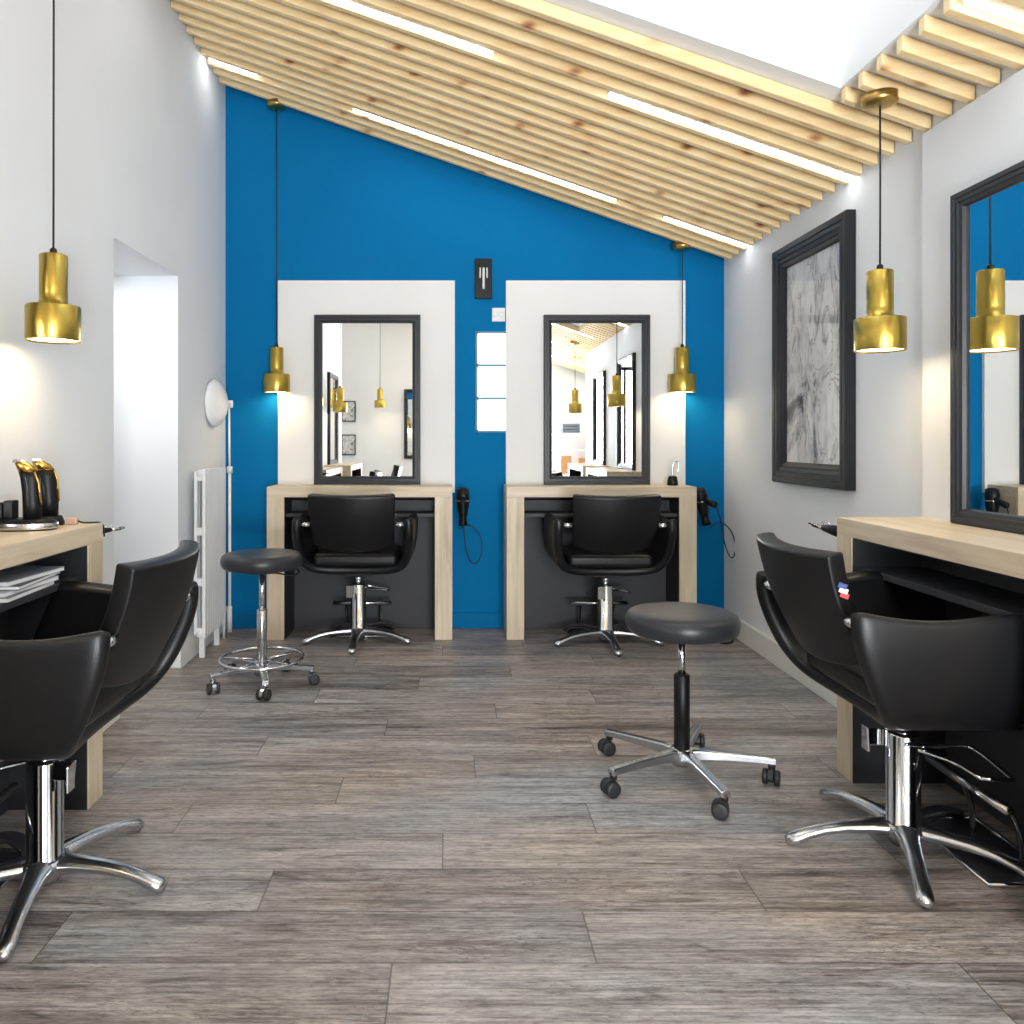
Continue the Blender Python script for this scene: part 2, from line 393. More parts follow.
# ------------------------------------------------------------------ slats and LED strips
P0 = 4.63; PT = .1205; ordw = ['first','second','third','fourth','fifth','sixth','seventh','eighth','ninth','tenth','eleventh','twelfth','thirteenth','fourteenth','fifteenth','sixteenth','seventeenth','eighteenth','nineteenth','twentieth']
def ordinal(n):
    if n <= 20: return ordw[n-1]
    tens = {2:'twenty',3:'thirty',4:'forty',5:'fifty',6:'sixty'}[n//10]
    return tens+'-'+ordw[n%10-1] if n % 10 else {3:'thirtieth',4:'fortieth',5:'fiftieth',6:'sixtieth'}.get(n//10)
_slatmesh = {}
def slat(x0, x1, y, label, group):
    key = (round(x0,3), round(x1,3)); xm = (x0+x1)/2; zm = zs(xm)
    if key not in _slatmesh:
        b = .017
        o = MB().prism([(x0-xm, zs(x0)-zm),(x1-xm, zs(x1)-zm),(x1-xm, zs(x1)-zm+SH),(x0-xm, zs(x0)-zm+SH)], 'y', -b, b).build('ceiling_slat', M['pine'], bevel=.002, seg=1)
        _slatmesh[key] = o
    else: o = _slatmesh[key].copy(); C.objects.link(o)
    o.location = (xm, y, zm); tag(o, label, 'ceiling slat', group); return o
k = 3; n = 0; nr = 0
while True:
    y = P0 + PT*(k+.5); k -= 1
    if y > YB-.02: continue
    if y < YR+.03: break
    n += 1
    if SY0-.02 < y < SY1+.01:
        nr += 1
        slat(SX1+.005, XR-.004, y, 'short pine slat right of the skylight, %s from its far corner' % ordinal(nr), 'short slats right of the skylight')
        slat(XL+.004, SX0-.035, y, 'pine slat left of the skylight, %s row from its far edge' % ordinal(nr), 'slats left of the skylight')
    elif y > YW+.06:
        slat(XL+.004, XR-.004, y, 'long knotty pine ceiling slat, %s row from the blue wall' % ordinal(n), 'long pine ceiling slats')
    else:
        slat(XLO+.004, XRO-.004, y, 'pine slat over the front of the salon, %s row from the blue wall' % ordinal(n), 'slats over the salon front')
def led(x0, x1, y, label):
    xm = (x0+x1)/2; zm = zs(xm)
    t = thing('led_strip_light', (xm, y, zm), 0, label, 'strip light', 'linear lights between the ceiling slats')
    def pr(z0, z1, hw, e=0):
        return MB().prism([(x0-xm+e, zs(x0+e)-zm+z0),(x1-xm-e, zs(x1-e)-zm+z0),(x1-xm-e, zs(x1-e)-zm+z1),(x0-xm+e, zs(x0+e)-zm+z1)], 'y', -hw, hw)
    pr(.008, .04, .014).build('housing', M['wplas'], t)
    pr(.001, .0075, .012, .004).build('diffuser', M['led'], t)
led(XL+.03, -1.145, 4.63, 'short white strip light at the left wall, above the blue wall')
led(-.59, .955, 4.63, 'long white strip light nearest the blue wall, middle of the ceiling')
led(1.235, XR-.01, 4.63, 'short white strip light nearest the far right corner, above the right back mirror')
led(-1.2, .174, P0-PT*10, 'white strip light in the second line from blue wall, left of centre')
led(.675, XR-.01, P0-PT*10, 'white strip light in second line, ending at right wall before the framed picture')
led(SX1+.02, XR-.01, P0-PT*20, 'short strip light right of the skylight in the top right corner')

for i_, (a_, b_, kk) in enumerate(((-1.2,-.45,30),(.5,1.6,30),(-1.2,.4,40),(.7,1.7,40),(-2.3,-.7,50),(-.3,1.0,50),(1.3,2.4,50))):
    led(a_, b_, P0-PT*kk, ('white strip light left of the skylight near the camera','white strip light over the camera, right side','white strip light behind the camera, left of centre','white strip light behind the camera at the right wall','white strip light over the front of the salon, far left','white strip light over the front of the salon, centre','white strip light over the front of the salon, far right')[i_])
# ------------------------------------------------------------------ pendants
def make_pendant():
    t = thing('pendant_lamp', (0,0,0), 0, 'x', 'pendant lamp', 'brass pendant lamps')
    R, r = .0835, .043
    MB().lathe([(r,.155),(r,.28),(r-.003,.283),(.008,.283),(.008,.28),(r-.004,.279),(r-.004,.115),(R-.004,.111),(R-.004,.002),(R-.001,0),(R,.002),(R,.112),(R-.003,.115),(r,.115),(r,.155)], 64, caps=False).build('shade', M['brass'], t)
    MB().lathe([(R-.0045,.006),(R-.0045,.108),(r,.11)], 48, caps=False).build('shade_lining', M['shadein'], t)
    MB().lathe([(0,.006),(.05,.007),(.068,.012),(.068,.03),(.03,.05),(0,.055)], 32).build('bulb', M['bulb'], t)
    MB().lathe([(.0,.283),(.011,.283),(.011,.3),(.006,.306),(0,.306)], 16).build('cord_grip', M['bplas'], t)
    return t
P = make_pendant()
def pendant(x, y, zb, label, first=False):
    t = copy_tree(P) if not first else P
    for c in list(t.children):
        if c.name.startswith(('cord.', 'canopy')) or c.name == 'cord': bpy.data.objects.remove(c)
    t.location = (x, y, zb); t['label'] = label
    top = zs(x)-zb
    MB().tube([(0,0,.3),(.001,0,.3+(top-.3)*.5),(0,0,top-.02)], .0035, 8).build('cord', M['cord'], t)
    MB().lathe([(0,top-.03),(.03,top-.028),(.055,top-.022),(.06,top-.014),(.06,top+.012),(0,top+.012)], 40).build('canopy', M['brassd'], t)
    return t
pendant(1.508, 2.79, 1.518, 'brass pendant lamp in front of the right wall, between framed picture and near mirror', True)
pendant(-1.31, 2.59, 1.527, 'brass pendant lamp hanging at far left over the desk with hair clippers')
pendant(-1.11, 4.97, 1.505, 'brass pendant lamp on blue wall at left edge of the left white panel')
pendant(1.445, 4.98, 1.505, 'brass pendant lamp on blue wall at right edge of the right white panel')
pendant(1.50, .35, 1.545, 'brass pendant lamp further along the right wall, seen only in the mirrors')
pendant(-1.31, .9, 1.535, 'brass pendant lamp further along the left wall, seen only in a mirror')
pendant(-1.1, YR+.35, 1.7, 'brass pendant lamp at the front of the salon, seen only in a mirror')

# ------------------------------------------------------------------ mirrors and pictures
def framed(name, W, Hh, fw, depth, profile, fmat, label, cat, group, loc, rz, glassy, inner):
    """local: back on y=0, front towards -y, bottom at z=0, centred on x. profile = [(inset, protrusion)...]"""
    t = thing(name, loc, rz, label, cat, group)
    corners = [(-W/2,0,1,1),(W/2,0,-1,1),(W/2,Hh,-1,-1),(-W/2,Hh,1,-1)]
    vs = []; fs = []; n = len(profile)
    for cx, cz, sx, sz in corners:
        for ins, pr in profile: vs.append((cx+sx*ins, -pr, cz+sz*ins))
    for c in range(4):
        d = (c+1) % 4
        for i in range(n):
            j = (i+1) % n; fs.append((c*n+i, c*n+j, d*n+j, d*n+i))
    MB().add(vs, fs).build('frame', fmat, t)
    MB().box(-W/2+.005, W/2-.005, -.004, -.0, .005, Hh-.005).build('backing', M['blk'], t)
    inner(t, -W/2+fw, W/2-fw, fw, Hh-fw)
    return t
mp = [(0,.0),(0,.028),(.004,.034),(.018,.034),(.021,.030),(.034,.030),(.037,.026),(.048,.022),(.052,.010),(.052,.0)]
def mglass(t, x0, x1, z0, z1):
    MB().box(x0-.003, x1+.003, -.009, -.005, z0-.003, z1+.003).build('mirror_glass', M['mirror'], t)
mgrp = 'charcoal framed salon mirrors'
DT = .923
framed('wall_mirror', .675, 1.078, .052, .034, mp, M['frame2'], 'black framed mirror on left white panel, standing on the back left desk', 'mirror', mgrp, (-.545, YB-.029, DT+.001), 0, 0, mglass)
framed('wall_mirror', .675, 1.078, .052, .034, mp, M['frame2'], 'black framed mirror on right white panel, reflecting the pine ceiling', 'mirror', mgrp, (.915, YB-.029, DT+.001), 0, 0, mglass)
framed('wall_mirror', .72, 1.105, .052, .034, mp, M['frame2'], 'large charcoal framed mirror on right wall, cut by the right photo edge', 'mirror', mgrp, (XP-.001, 2.67-.36, DT+.001), -PI/2, 0, mglass)
framed('wall_mirror', .675, 1.078, .052, .034, mp, M['frame2'], 'charcoal framed mirror over the left desk, outside the left photo edge', 'mirror', mgrp, (XL+.001, 2.115, DT+.001), PI/2, 0, mglass)
framed('wall_mirror', .675, 1.078, .052, .034, mp, M['frame2'], 'dark framed mirror on the left wall seen reflected in the left back mirror', 'mirror', mgrp, (XL+.001, .55, DT+.001), PI/2, 0, mglass)
framed('wall_mirror', .675, 1.078, .052, .034, mp, M['frame2'], 'dark framed mirror on the right wall seen reflected in the right back mirror', 'mirror', mgrp, (XR-.001, .75, DT+.001), -PI/2, 0, mglass)
framed('wall_mirror', .675, 1.078, .052, .034, mp, M['frame2'], 'dark framed mirror on the front wall behind the camera', 'mirror', mgrp, (-.42, YR+.001, DT+.001), PI, 0, mglass)
pp = [(0,.0),(0,.040),(.006,.046),(.030,.046),(.036,.040),(.040,.044),(.056,.044),(.062,.036),(.078,.033),(.084,.026),(.100,.022),(.108,.016),(.108,.0)]
def part_art(m):
    def f(t, x0, x1, z0, z1):
        MB().box(x0-.003, x1+.003, -.009, -.005, z0-.003, z1+.003).build('print', m, t)
        MB().box(x0-.003, x1+.003, -.014, -.012, z0-.003, z1+.003).build('pane', M['glass'], t)
    return f
framed('framed_picture', .79, 1.215, .108, .046, pp, M['frame'], 'large black framed abstract ink print on the right wall', 'picture', None, (XR-.001, 3.805, .985), -PI/2, 0, part_art(M['art']))
sp = [(0,0),(0,.02),(.012,.022),(.015,.018),(.015,0)]
for z, lb in ((1.5,'upper'),(.98,'lower')):
    framed('framed_picture', .22, .32, .015, .02, sp, M['frame'], '%s of two small black framed prints on the front wall, seen in a mirror' % lb, 'picture', 'small prints on the front wall', (-1.62, YR+.001, z), PI, 0, part_art(M['art2']))

# ------------------------------------------------------------------ desks
def desk(W, d, label, loc, rz, lip=True):
    """local: back at y=0, front at y=-d, centred on x"""
    t = thing('salon_desk', loc, rz, label, 'desk', 'oak salon desks')
    tk, ts = .062, .105; h = W/2
    MB().box(-h, h, -d, 0, DT-tk, DT).build('worktop', M['oakx'], t, bevel=.0015, seg=1)
    for s in (-1, 1):
        a, b = sorted((s*h, s*(h-ts)))
        MB().box(a, b, -d, 0, 0, DT-tk).build('side_panel', M['oakz'], t, bevel=.0015, seg=1)
        a, b = sorted((s*(h-ts), s*(h-ts-.004)))
        MB().box(a, b, -d+.004, -.012, 0, DT-tk-.004).build('side_lining', M['blk'], t)
    i = h-ts-.004
    MB().box(-i, i, -.012, 0, 0, DT-tk-.004).build('back_panel', M['char'], t)
    MB().box(-i, i, -d+.004, -.0, DT-tk-.004, DT-tk).build('top_lining', M['blk'], t)
    w = MB().box(-i, i, -d+.03, -.012, .738, .76); w.box(-i, i, -.10, -.012, .76, .83)
    w.build('shelf', M['char'], t, bevel=.002)
    return t
desk(1.12, .302, 'pale oak desk against blue wall under the left back mirror', (-.564, YB-.002, 0), 0)
desk(1.147, .302, 'pale oak desk against blue wall under the right back mirror', (.8975, YB-.002, 0), 0)
desk(1.12, .34, 'pale oak desk on the right wall under the near mirror', (XR-.002, 2.317, 0), -PI/2)
desk(1.12, .271, 'pale oak desk on the left wall carrying hair clippers and magazines', (XL+.002, 2.118, 0), PI/2)
desk(1.12, .30, 'pale oak desk further along the left wall, seen only in a mirror', (XL+.002, .55, 0), PI/2)
desk(1.12, .30, 'pale oak desk further along the right wall, seen only in a mirror', (XR-.002, .75, 0), -PI/2)

# ------------------------------------------------------------------ styling chair
def ring_ellipse(c, t, w, h, n=12):
    t = Vector(t).normalized(); side = Vector((0,0,1)).cross(t).normalized(); up = t.cross(side)
    return [Vector(c) + side*(w*math.cos(2*PI*k/n)) + up*(h*math.sin(2*PI*k/n)) for k in range(n)]
def curved_leg(R=.31):
    pts = [(.0,.064,.042,.026),(.05,.066,.036,.024),(.10,.066,.028,.020),(.17,.062,.024,.0175),(.23,.053,.0225,.016),(.275,.040,.0225,.016),(.302,.029,.024,.018),(.324,.021,.023,.018),(.337,.017,.014,.012)]
    rings = []
    for i, (r, z, w_, h_) in enumerate(pts):
        a = pts[max(i-1,0)]; b = pts[min(i+1,len(pts)-1)]
        rings.append(ring_ellipse((r*R/.31,0,z), (b[0]-a[0],0,b[1]-a[1]), w_, h_))
    return MB().loft(rings)
def make_chair():
    t = thing('styling_chair', (0,0,0), 0, 'x', 'salon chair', 'black leather styling chairs')
    # tub shell: arms and underside in one U
    sec = [(.320,.762),(.326,.745),(.327,.69),(.322,.62),(.310,.55),(.290,.495),(.245,.458),(.15,.447),(0,.446)]
    full = [(x,z) for x,z in sec] + [(-x,z) for x,z in sec[-2::-1]]
    NY = 9; top, bot = [], []
    def yr(z): u = max(0,min(1,(z-.446)/.306)); return -.160 - .172*u**.5 + .022*max(0,(u-.85)/.15)**2
    def yf(z): u = max(0,min(1,(z-.446)/.306)); return .235 - .10*u**1.4
    grid = []
    for j in range(NY):
        v = j/(NY-1); row = []
        for x, z in full:
            y = yr(z)*(1-v) + yf(z)*v
            u = max(0,min(1,(z-.446)/.306))
            xx = x*(1 - .04*(1-v)**5*u)                       # arms wrap in at the back
            zz = z + u**3*(.006*(1-v)**3 - .020*math.sin(PI*min(1,v*1.2)))
            row.append((xx, y, zz))
        grid.append(row)
    vs = [p for r in grid for p in r]; n = len(full)
    fs = [(j*n+i, j*n+i+1, (j+1)*n+i+1, (j+1)*n+i) for j in range(NY-1) for i in range(n-1)]
    o = MB().add(vs, fs, True).build('arm_shell', M['leather'], t, solid=.054, subsurf=2)
    # backrest
    NS, NTt = 13, 10; vs = []; fs = []
    for j in range(NTt):
        v = (0,.05,.15,.3,.45,.6,.75,.87,.96,1)[j]
        for i in range(NS):
            s = (-1,-.96,-.86,-.65,-.42,-.2,0,.2,.42,.65,.86,.96,1)[i]
            wd = .222+.018*v
            cr = (1-abs(s)**4)
            z0 = .575 + .045*abs(s)**2.4; z1 = .898 + .006*s*s
            z = z0*(1-v)+z1*v
            y = -.240 - .118*v + .045*s*s - .022*math.sin(PI*v)
            vs.append((s*wd, y, z))
    for j in range(NTt-1):
        for i in range(NS-1): fs.append((j*NS+i, j*NS+i+1, (j+1)*NS+i+1, (j+1)*NS+i))
    MB().add(vs, fs, True).build('backrest', M['leather'], t, solid=.058, subsurf=2)
    # cushion
    MB().box(-.245, .245, -.185, .255, .470, .548).build('seat', M['leather'], t, bevel=.03, seg=4)
    for s in (-1, 1):
        MB().lathe([(0,-.026),(.012,-.026),(.014,0),(.012,.026),(0,.026)], 20, (s*.266, -.290, .728), 'x').build('pivot', M['chrome'], t)
    MB().box(-.10, .10, -.12, .12, .408, .432).build('seat_plate', M['blk'], t, bevel=.006)
    MB().lathe([(0,.07),(.052,.07),(.052,.084),(.0462,.090),(.0462,.340),(.043,.346),(0,.346)], 40).build('pump_column', M['chrome'], t)
    MB().lathe([(0,.34),(.02,.34),(.02,.41),(0,.41)], 24).build('piston', M['chrome'], t)
    w = MB().box(-.062,-.022,-.092,-.084,.275,.345); w.box(-.028,-.022,-.092,.0,.295,.345)
    w.build('pump_pedal', M['chrome'], t, bevel=.003)
    w = MB().tube([(.045,-.02,.325),(.05,.06,.32),(.0,.17,.305),(.0,.20,.30),(.06,.21,.29),(.17,.205,.275)], .006, 8, smooth_path=2)
    w.tube([(-.03,-.03,.315),(.05,.03,.305),(.10,.09,.295),(.17,.115,.28)], .006, 8, smooth_path=1)
    w.tube([(.168,.205,.275),(.172,.16,.276),(.168,.113,.28)], .006, 8)
    w.build('pump_lever', M['chrome'], t)
    b = MB().lathe([(0,.022),(.036,.018),(.044,.03),(.06,.05),(.066,.068),(.058,.084),(0,.086)], 40).build('star_base', M['alu'], t)
    L0 = curved_leg().build('leg', M['alu'], b)
    for i in range(5):
        L = L0 if i == 0 else L0.copy()
        if i: C.objects.link(L)
        L.parent = b; L.rotation_euler = (0,0,i*2*PI/5)
    MB().box(-.0, .022, -.001, .001, 0, .001)
    return t
ch = make_chair()
def put_chair(loc, rz, star, label, first=False):
    t = ch if first else copy_tree(ch)
    t.location = loc; t.rotation_euler = (0,0,math.radians(rz)); t['label'] = label
    for c in t.children:
        if c.name.startswith('star_base'): c.rotation_euler = (0,0,math.radians(star-rz))
    return t
cR = put_chair((1.325,2.325,0), -90, 249, 'black leather styling chair at lower right in front of the right desk', True)
for z0, z1, m, nm in ((.0,.034,'tagw','fabric_tag'),):
    pass
put_chair((-1.10,2.13,0), 90, -6, 'black leather styling chair at lower left, cut by the left photo edge')
put_chair((-.567,4.745,0), 0, -90, 'black leather styling chair facing the left back mirror')
put_chair((.907,4.70,0), 0, -88, 'black leather styling chair facing the right back mirror, behind the near stool')
put_chair((-1.0,.5,0), 84, 10, 'black leather styling chair further left of the camera, seen only in a mirror')
# stitched flag tag on the outer edge of the near right chair backrest
for k, m in enumerate(('tagb','tagw','tagr')):
    o = MB().box(-.0015, .0015, -.011, .011, .0, .0135).build('fabric_tag', M[m], cR)
    o.location = (.2435, -.296-.0025*(2-k), .812-.0127*k); o.rotation_euler = (math.radians(-20),0,math.radians(-8))
    o['label'] = '%s stripe of the small stitched tag' % {'tagb':'blue','tagw':'white','tagr':'red'}[m]

# footrests standing under the desks
def make_footrest():
    """local: bar along x, sitter on the -y side"""
    t = thing('footrest', (0,0,0), 0, 'x', 'footrest', 'chrome footrests under the desks')
    MB().box(-.18,.18,-.05,.14,.0,.010).build('floor_plate', M['char'], t, bevel=.004)
    MB().tube([(-.19,-.06,.008),(.19,-.06,.008),(.19,.15,.008),(-.19,.15,.008)], .007, 8, closed=True).build('plate_rim', M['chrome'], t)
    for s in (-1, 1):
        MB().tube([(s*.105,0,.20),(s*.105,.05,.18),(s*.105,.085,.10),(s*.105,.09,.01)], .0085, 10, smooth_path=2).build('upright', M['chrome'], t)
    MB().tube([(-.18,0,.2),(.18,0,.2)], .013, 14).build('foot_bar', M['steel'], t)
    return t
fr = make_footrest(); fr.location = (1.50,2.31,0); fr.rotation_euler = (0,0,-PI/2); fr['label'] = 'chrome footrest on the floor under the right desk, behind the near chair base'
for x, y, rz, lb in ((-1.27,2.11,PI/2,'chrome footrest under the left desk at the left photo edge'),(-.56,4.88,0,'chrome footrest under the desk of the left back mirror'),(.90,4.88,0,'chrome footrest under the desk of the right back mirror')):
    c = copy_tree(fr); c.location = (x,y,0); c.rotation_euler = (0,0,rz); c['label'] = lb

# ------------------------------------------------------------------ stools
def caster(parent, x, y, ang, fork, r=.0265):
    t = MB().lathe([(0,.055),(.013,.055),(.013,.078),(0,.078)], 16, (x,y,0))
    off = .012
    cx, cy = x-off*math.cos(ang), y-off*math.sin(ang)
    c, s = math.cos(ang), math.sin(ang)
    hood = MB(); pts = []
    for k in range(9):
        a = PI*k/8; pts.append((math.cos(a)*r*1.06, r+.0+math.sin(a)*r*1.15))
    hood.prism(pts+[(-.018,.014),(.018,.014)], 'y', -.009, .009)
    Mx = Matrix.Translation((cx,cy,0)) @ Matrix.Rotation(ang,4,'Z')
    hood.xform(Mx); t.add(hood.v, hood.f)
    cas = t.build('caster', fork, parent)
    for sgn in (-1,1):
        w = MB().lathe([(0,-.009),(r-.008,-.009),(r-.002,-.008),(r,-.004),(r,.004),(r-.002,.008),(r-.008,.009),(0,.009)], 28, (0,sgn*.0195,r), 'y')
        w.xform(Mx).build('wheel', M['rubber'], cas)
    return cas
def make_stool(loc, R, a0, zseat, label, black_tube, ring, cang):
    t = thing('stool', loc, 0, label, 'stool', 'round leather stools on casters')
    th = .083; zt = zseat; r = .199
    MB().lathe([(0,zt-th),(r*.86,zt-th),(r*.96,zt-th+.01),(r,zt-th*.62),(r,zt-th*.38),(r*.965,zt-.012),(r*.86,zt-.002),(r*.6,zt),(0,zt)], 56).build('seat', M['seatl'], t, subsurf=1)
    MB().lathe([(0,zt-th-.012),(.10,zt-th-.012),(.12,zt-th+.0),(0,zt-th+.0)], 32).build('seat_plate', M['blk'], t)
    MB().tube([(.0,-.03,zt-th-.014),(.09,-.03,zt-th-.016),(.14,-.03,zt-th-.03),(.175,-.02,zt-th-.028),(.185,.01,zt-th-.014),(.16,.05,zt-th-.01)], .004, 8, smooth_path=2).build('height_lever', M['bplas'], t)
    MB().lathe([(0,.34),(.014,.34),(.014,zt-th-.01),(0,zt-th-.01)], 24).build('gas_piston', M['chrome'], t)
    tb = M['bplas'] if black_tube else M['steel']; rt = .028 if black_tube else .025
    MB().lathe([(0,.06),(rt,.06),(rt,.366),(rt-.004,.37),(0,.37)], 32).build('column_tube', tb, t)
    b = MB().lathe([(0,.048),(.035,.05),(.042,.065),(.042,.10),(.036,.108),(0,.108)], 32).build('star_base', M['alu'], t)
    for i in range(5):
        a = math.radians(a0+72*i); c, s = math.cos(a), math.sin(a)
        rings = []
        for rr, z, w_, h_ in ((.02,.088,.024,.018),(.06,.09,.020,.017),(R*.55,.088,.017,.013),(R-.02,.083,.0165,.011),(R+.012,.080,.0165,.011)):
            q = [(-w_,-h_),(w_,-h_),(w_*.92,h_*.7),(w_*.6,h_),(-w_*.6,h_),(-w_*.92,h_*.7)]
            rings.append([(c*rr-s*u, s*rr+c*u, z+v) for u, v in q])
        MB().loft(rings, smooth=False).build('leg', M['alu'], b, bevel=.002)
        caster(t, R*c, R*s, math.radians(cang[i]), M['alu'] if ring else M['rubber'])
    if ring:
        pts = [(.2*math.cos(2*PI*k/48), .2*math.sin(2*PI*k/48), .128) for k in range(48)]
        w = MB().tube(pts, .008, 10, closed=True)
        for i in range(5):
            a = math.radians(a0+36+72*i); w.tube([(.03*math.cos(a),.03*math.sin(a),.125),(.2*math.cos(a),.2*math.sin(a),.128)], .005, 8)
        w.build('foot_ring', M['chrome'], t)
    return t
# star directions measured from the wheels on the floor
make_stool((.816,2.817,0), .305, 135, .597, 'grey-black round stool with black column in the right foreground', True, False, [20,20,340,60,260])
make_stool((-.943,3.90,0), .245, 215, .652, 'round black stool with chrome foot ring beside the radiator', False, True, [120,70,200,30,300])

# ------------------------------------------------------------------ radiator, pole lamp
t = thing('radiator', (XL,4.55,0), 0, 'white slim column radiator on the left wall by the blue corner', 'radiator')
x0, x1 = .035, .10
for i in range(9):
    y = -.19 + i*.0445
    w = MB()
    w.box(x1-.020, x1, y-.0205, y+.0205, .115, 1.045); w.box(x0, x0+.018, y-.0205, y+.0205, .13, 1.035)
    for z in (.15,.42,.70,1.0): w.box(x0+.010, x1-.010, y-.012, y+.012, z-.022, z+.022)
    w.build('column', M['wht'], t, bevel=.006, seg=3)
w = MB()
for z in (.135, 1.025): w.lathe([(0,-.21),(.02,-.21),(.02,.19),(0,.19)], 16, ((x0+x1)/2,0,z), 'y')
w.build('header_pipe', M['wht'], t)
for y in (-.17,.10):
    MB().box(x0+.02, x1-.015, y-.012, y+.012, 0, .12).build('leg', M['wht'], t, bevel=.003)
w = MB().tube([((x0+x1)/2,.19,.135),((x0+x1)/2,.24,.135),((x0+x1)/2,.25,.12),((x0+x1)/2,.25,.0)], .009, 10); w.build('supply_pipe', M['wht'], t)
MB().lathe([(0,-.03),(.016,-.03),(.018,.02),(.012,.03),(0,.03)], 16, ((x0+x1)/2,.25,.17), 'z').build('valve', M['wplas'], t)

t = thing('dish_lamp', (-1.405,4.97,0), 0, 'white round dish lamp on a thin white pole in the left corner', 'lamp')
MB().tube([(0,0,0),(0,0,1.0)], .010, 14).build('pole', M['wht'], t)
MB().tube([(0,0,1.0),(-.004,0,1.42)], .0065, 12).build('upper_pole', M['wht'], t)
MB().lathe([(0,0),(.015,0),(.015,.16),(0,.16)], 20).build('pole_sleeve', M['wht'], t)
MB().lathe([(0,-.02),(.018,-.02),(.018,.02),(0,.02)], 20, (0,0,1.02)).build('collar', M['wplas'], t)
MB().lathe([(0,-.02),(.02,-.02),(.022,.0),(.02,.025),(0,.025)], 20, (.0,0,1.43)).build('knob', M['wplas'], t)
MB().tube([(0,0,1.43),(-.0,-.16,1.43)], .012, 12).build('arm', M['wplas'], t)
o = MB().lathe([(0,.03),(.055,.028),(.1,.016),(.138,-.008),(.146,-.026),(.139,-.028),(.13,-.014),(.1,.004),(0,.01)], 40, (0,0,0), 'x').build('dish', M['wht'], t)
o.location = (-.008,-.20,1.43); o.rotation_euler = (0,0,math.radians(-7))

# ------------------------------------------------------------------ small wall things
t = thing('wall_sconce', (.195, YB-.001, 2.11), 0, 'small black rectangular wall sconce above the glass blocks', 'wall lamp')
MB().box(-.055,.055,-.022,0,0,.257).build('backplate', M['bplas'], t, bevel=.004)
MB().tube([(-.022,-.035,.13),(-.022,-.035,.215),(.022,-.035,.215),(.022,-.035,.13)], .005, 8).build('bracket', M['tube'], t)
MB().lathe([(0,.06),(.008,.06),(.008,.205),(0,.205)], 14, (0,-.035,0)).build('lamp_tube', M['tube'], t)
MB().box(-.028,.028,-.045,-.022,.195,.225).build('socket', M['bplas'], t, bevel=.003)
t = thing('socket_plate', (.292, YB-.001, 1.965), 0, 'white double socket plate above the glass blocks beside right panel', 'wall socket')
MB().box(-.042,.042,-.012,0,0,.088).build('plate', M['wplas'], t, bevel=.004)
for s in (-1,1): MB().lathe([(0,-.003),(.016,-.003),(.018,0),(0,0)], 20, (s*.02,-.012,.044), 'y').build('outlet', M['skirt'], t)

# ------------------------------------------------------------------ hair dryers and tools
def make_dryer():
    """local: hangs from its holder at the origin, nozzle down"""
    t = thing('hair_dryer', (0,0,0), 0, 'x', 'hair dryer', 'black hair dryers hanging at the desks')
    MB().lathe([(0,.05),(.02,.05),(.036,.04),(.041,.0),(.038,-.06),(.030,-.10),(.026,-.125),(0,-.125)], 32).build('body', M['bplas'], t)
    MB().lathe([(0,-.12),(.022,-.12),(.025,-.16),(.031,-.185),(.0,-.185)], 24).build('nozzle', M['bplas'], t)
    MB().loft([ring_ellipse((.0,-.02,-.02),(0,-1,-.3),.019,.024), ring_ellipse((0,-.07,-.035),(0,-1,-.3),.016,.02), ring_ellipse((0,-.13,-.05),(0,-1,-.3),.017,.021)]).build('handle', M['bplas'], t)
    MB().tube([(.046*math.cos(a*PI/12),.046*math.sin(a*PI/12),-.03) for a in range(24)], .004, 8, closed=True).build('holder_ring', M['steel'], t)
    MB().tube([(0,-.13,-.05),(.0,-.15,-.12),(.01,-.12,-.3),(.05,-.1,-.42),(.11,-.09,-.38),(.12,-.08,-.25),(.04,-.08,-.16),(-.02,-.05,-.2)], .0035, 8, smooth_path=3).build('cord', M['cord'], t)
    return t
d0 = make_dryer(); d0.location = (.062, 4.90, .86); d0['label'] = 'black hair dryer hanging on the right side of the left back desk'
c = copy_tree(d0); c.location = (1.535, 4.90, .86); c.rotation_euler = (0, math.radians(-14), math.radians(20)); c['label'] = 'black hair dryer hanging on the right side of the right back desk'
# curling tong holders on the ends of the near desks
def tong(loc, rz, s, label):
    t = thing('curling_tong', loc, rz, label, 'curling tong', 'tongs in holders on the desk ends')
    MB().tube([(0,0,0),(0,.05,.004),(0,.11,.008)], [.022,.02,.013], 14).build('handle', M['bplas'], t)
    MB().tube([(0,.10,.006),(0,.17,.012)], .008, 12).build('barrel', M['steel'], t)
    MB().tube([(0,.07,.022),(0,.10,.035),(0,.13,.028),(0,.10,.016)], .0035, 8, closed=True, smooth_path=2).build('clamp_lever', M['chrome'], t)
    MB().tube([(0,.12,.0),(.02,.16,.006),(.0,.20,.016),(-.02,.17,.02)], .003, 8, closed=True, smooth_path=2).build('hanging_loop', M['bplas'], t)
    return t
tong((1.435,2.90,.862), math.radians(12), 1, 'black curling tong sticking out from the far end of the right desk')
tong((-1.225,2.685,.890), math.radians(-50), 1, 'small black tong in holder on the far end of the left desk').scale = (.55,.55,.55)
# little black stand with wire loop on the right back desk
t = thing('comb_stand', (1.37,4.93,DT), 0, 'small black stand with a bent wire loop on right back desk', 'stand')
MB().lathe([(0,0),(.032,0),(.034,.01),(.028,.05),(.02,.06),(0,.06)], 24).build('foot', M['bplas'], t)
MB().tube([(0,0,.05),(.0,0,.12),(.01,0,.15),(.03,0,.155),(.04,0,.13),(.03,0,.08)], .005, 8, smooth_path=2).build('wire_loop', M['chrome'], t)

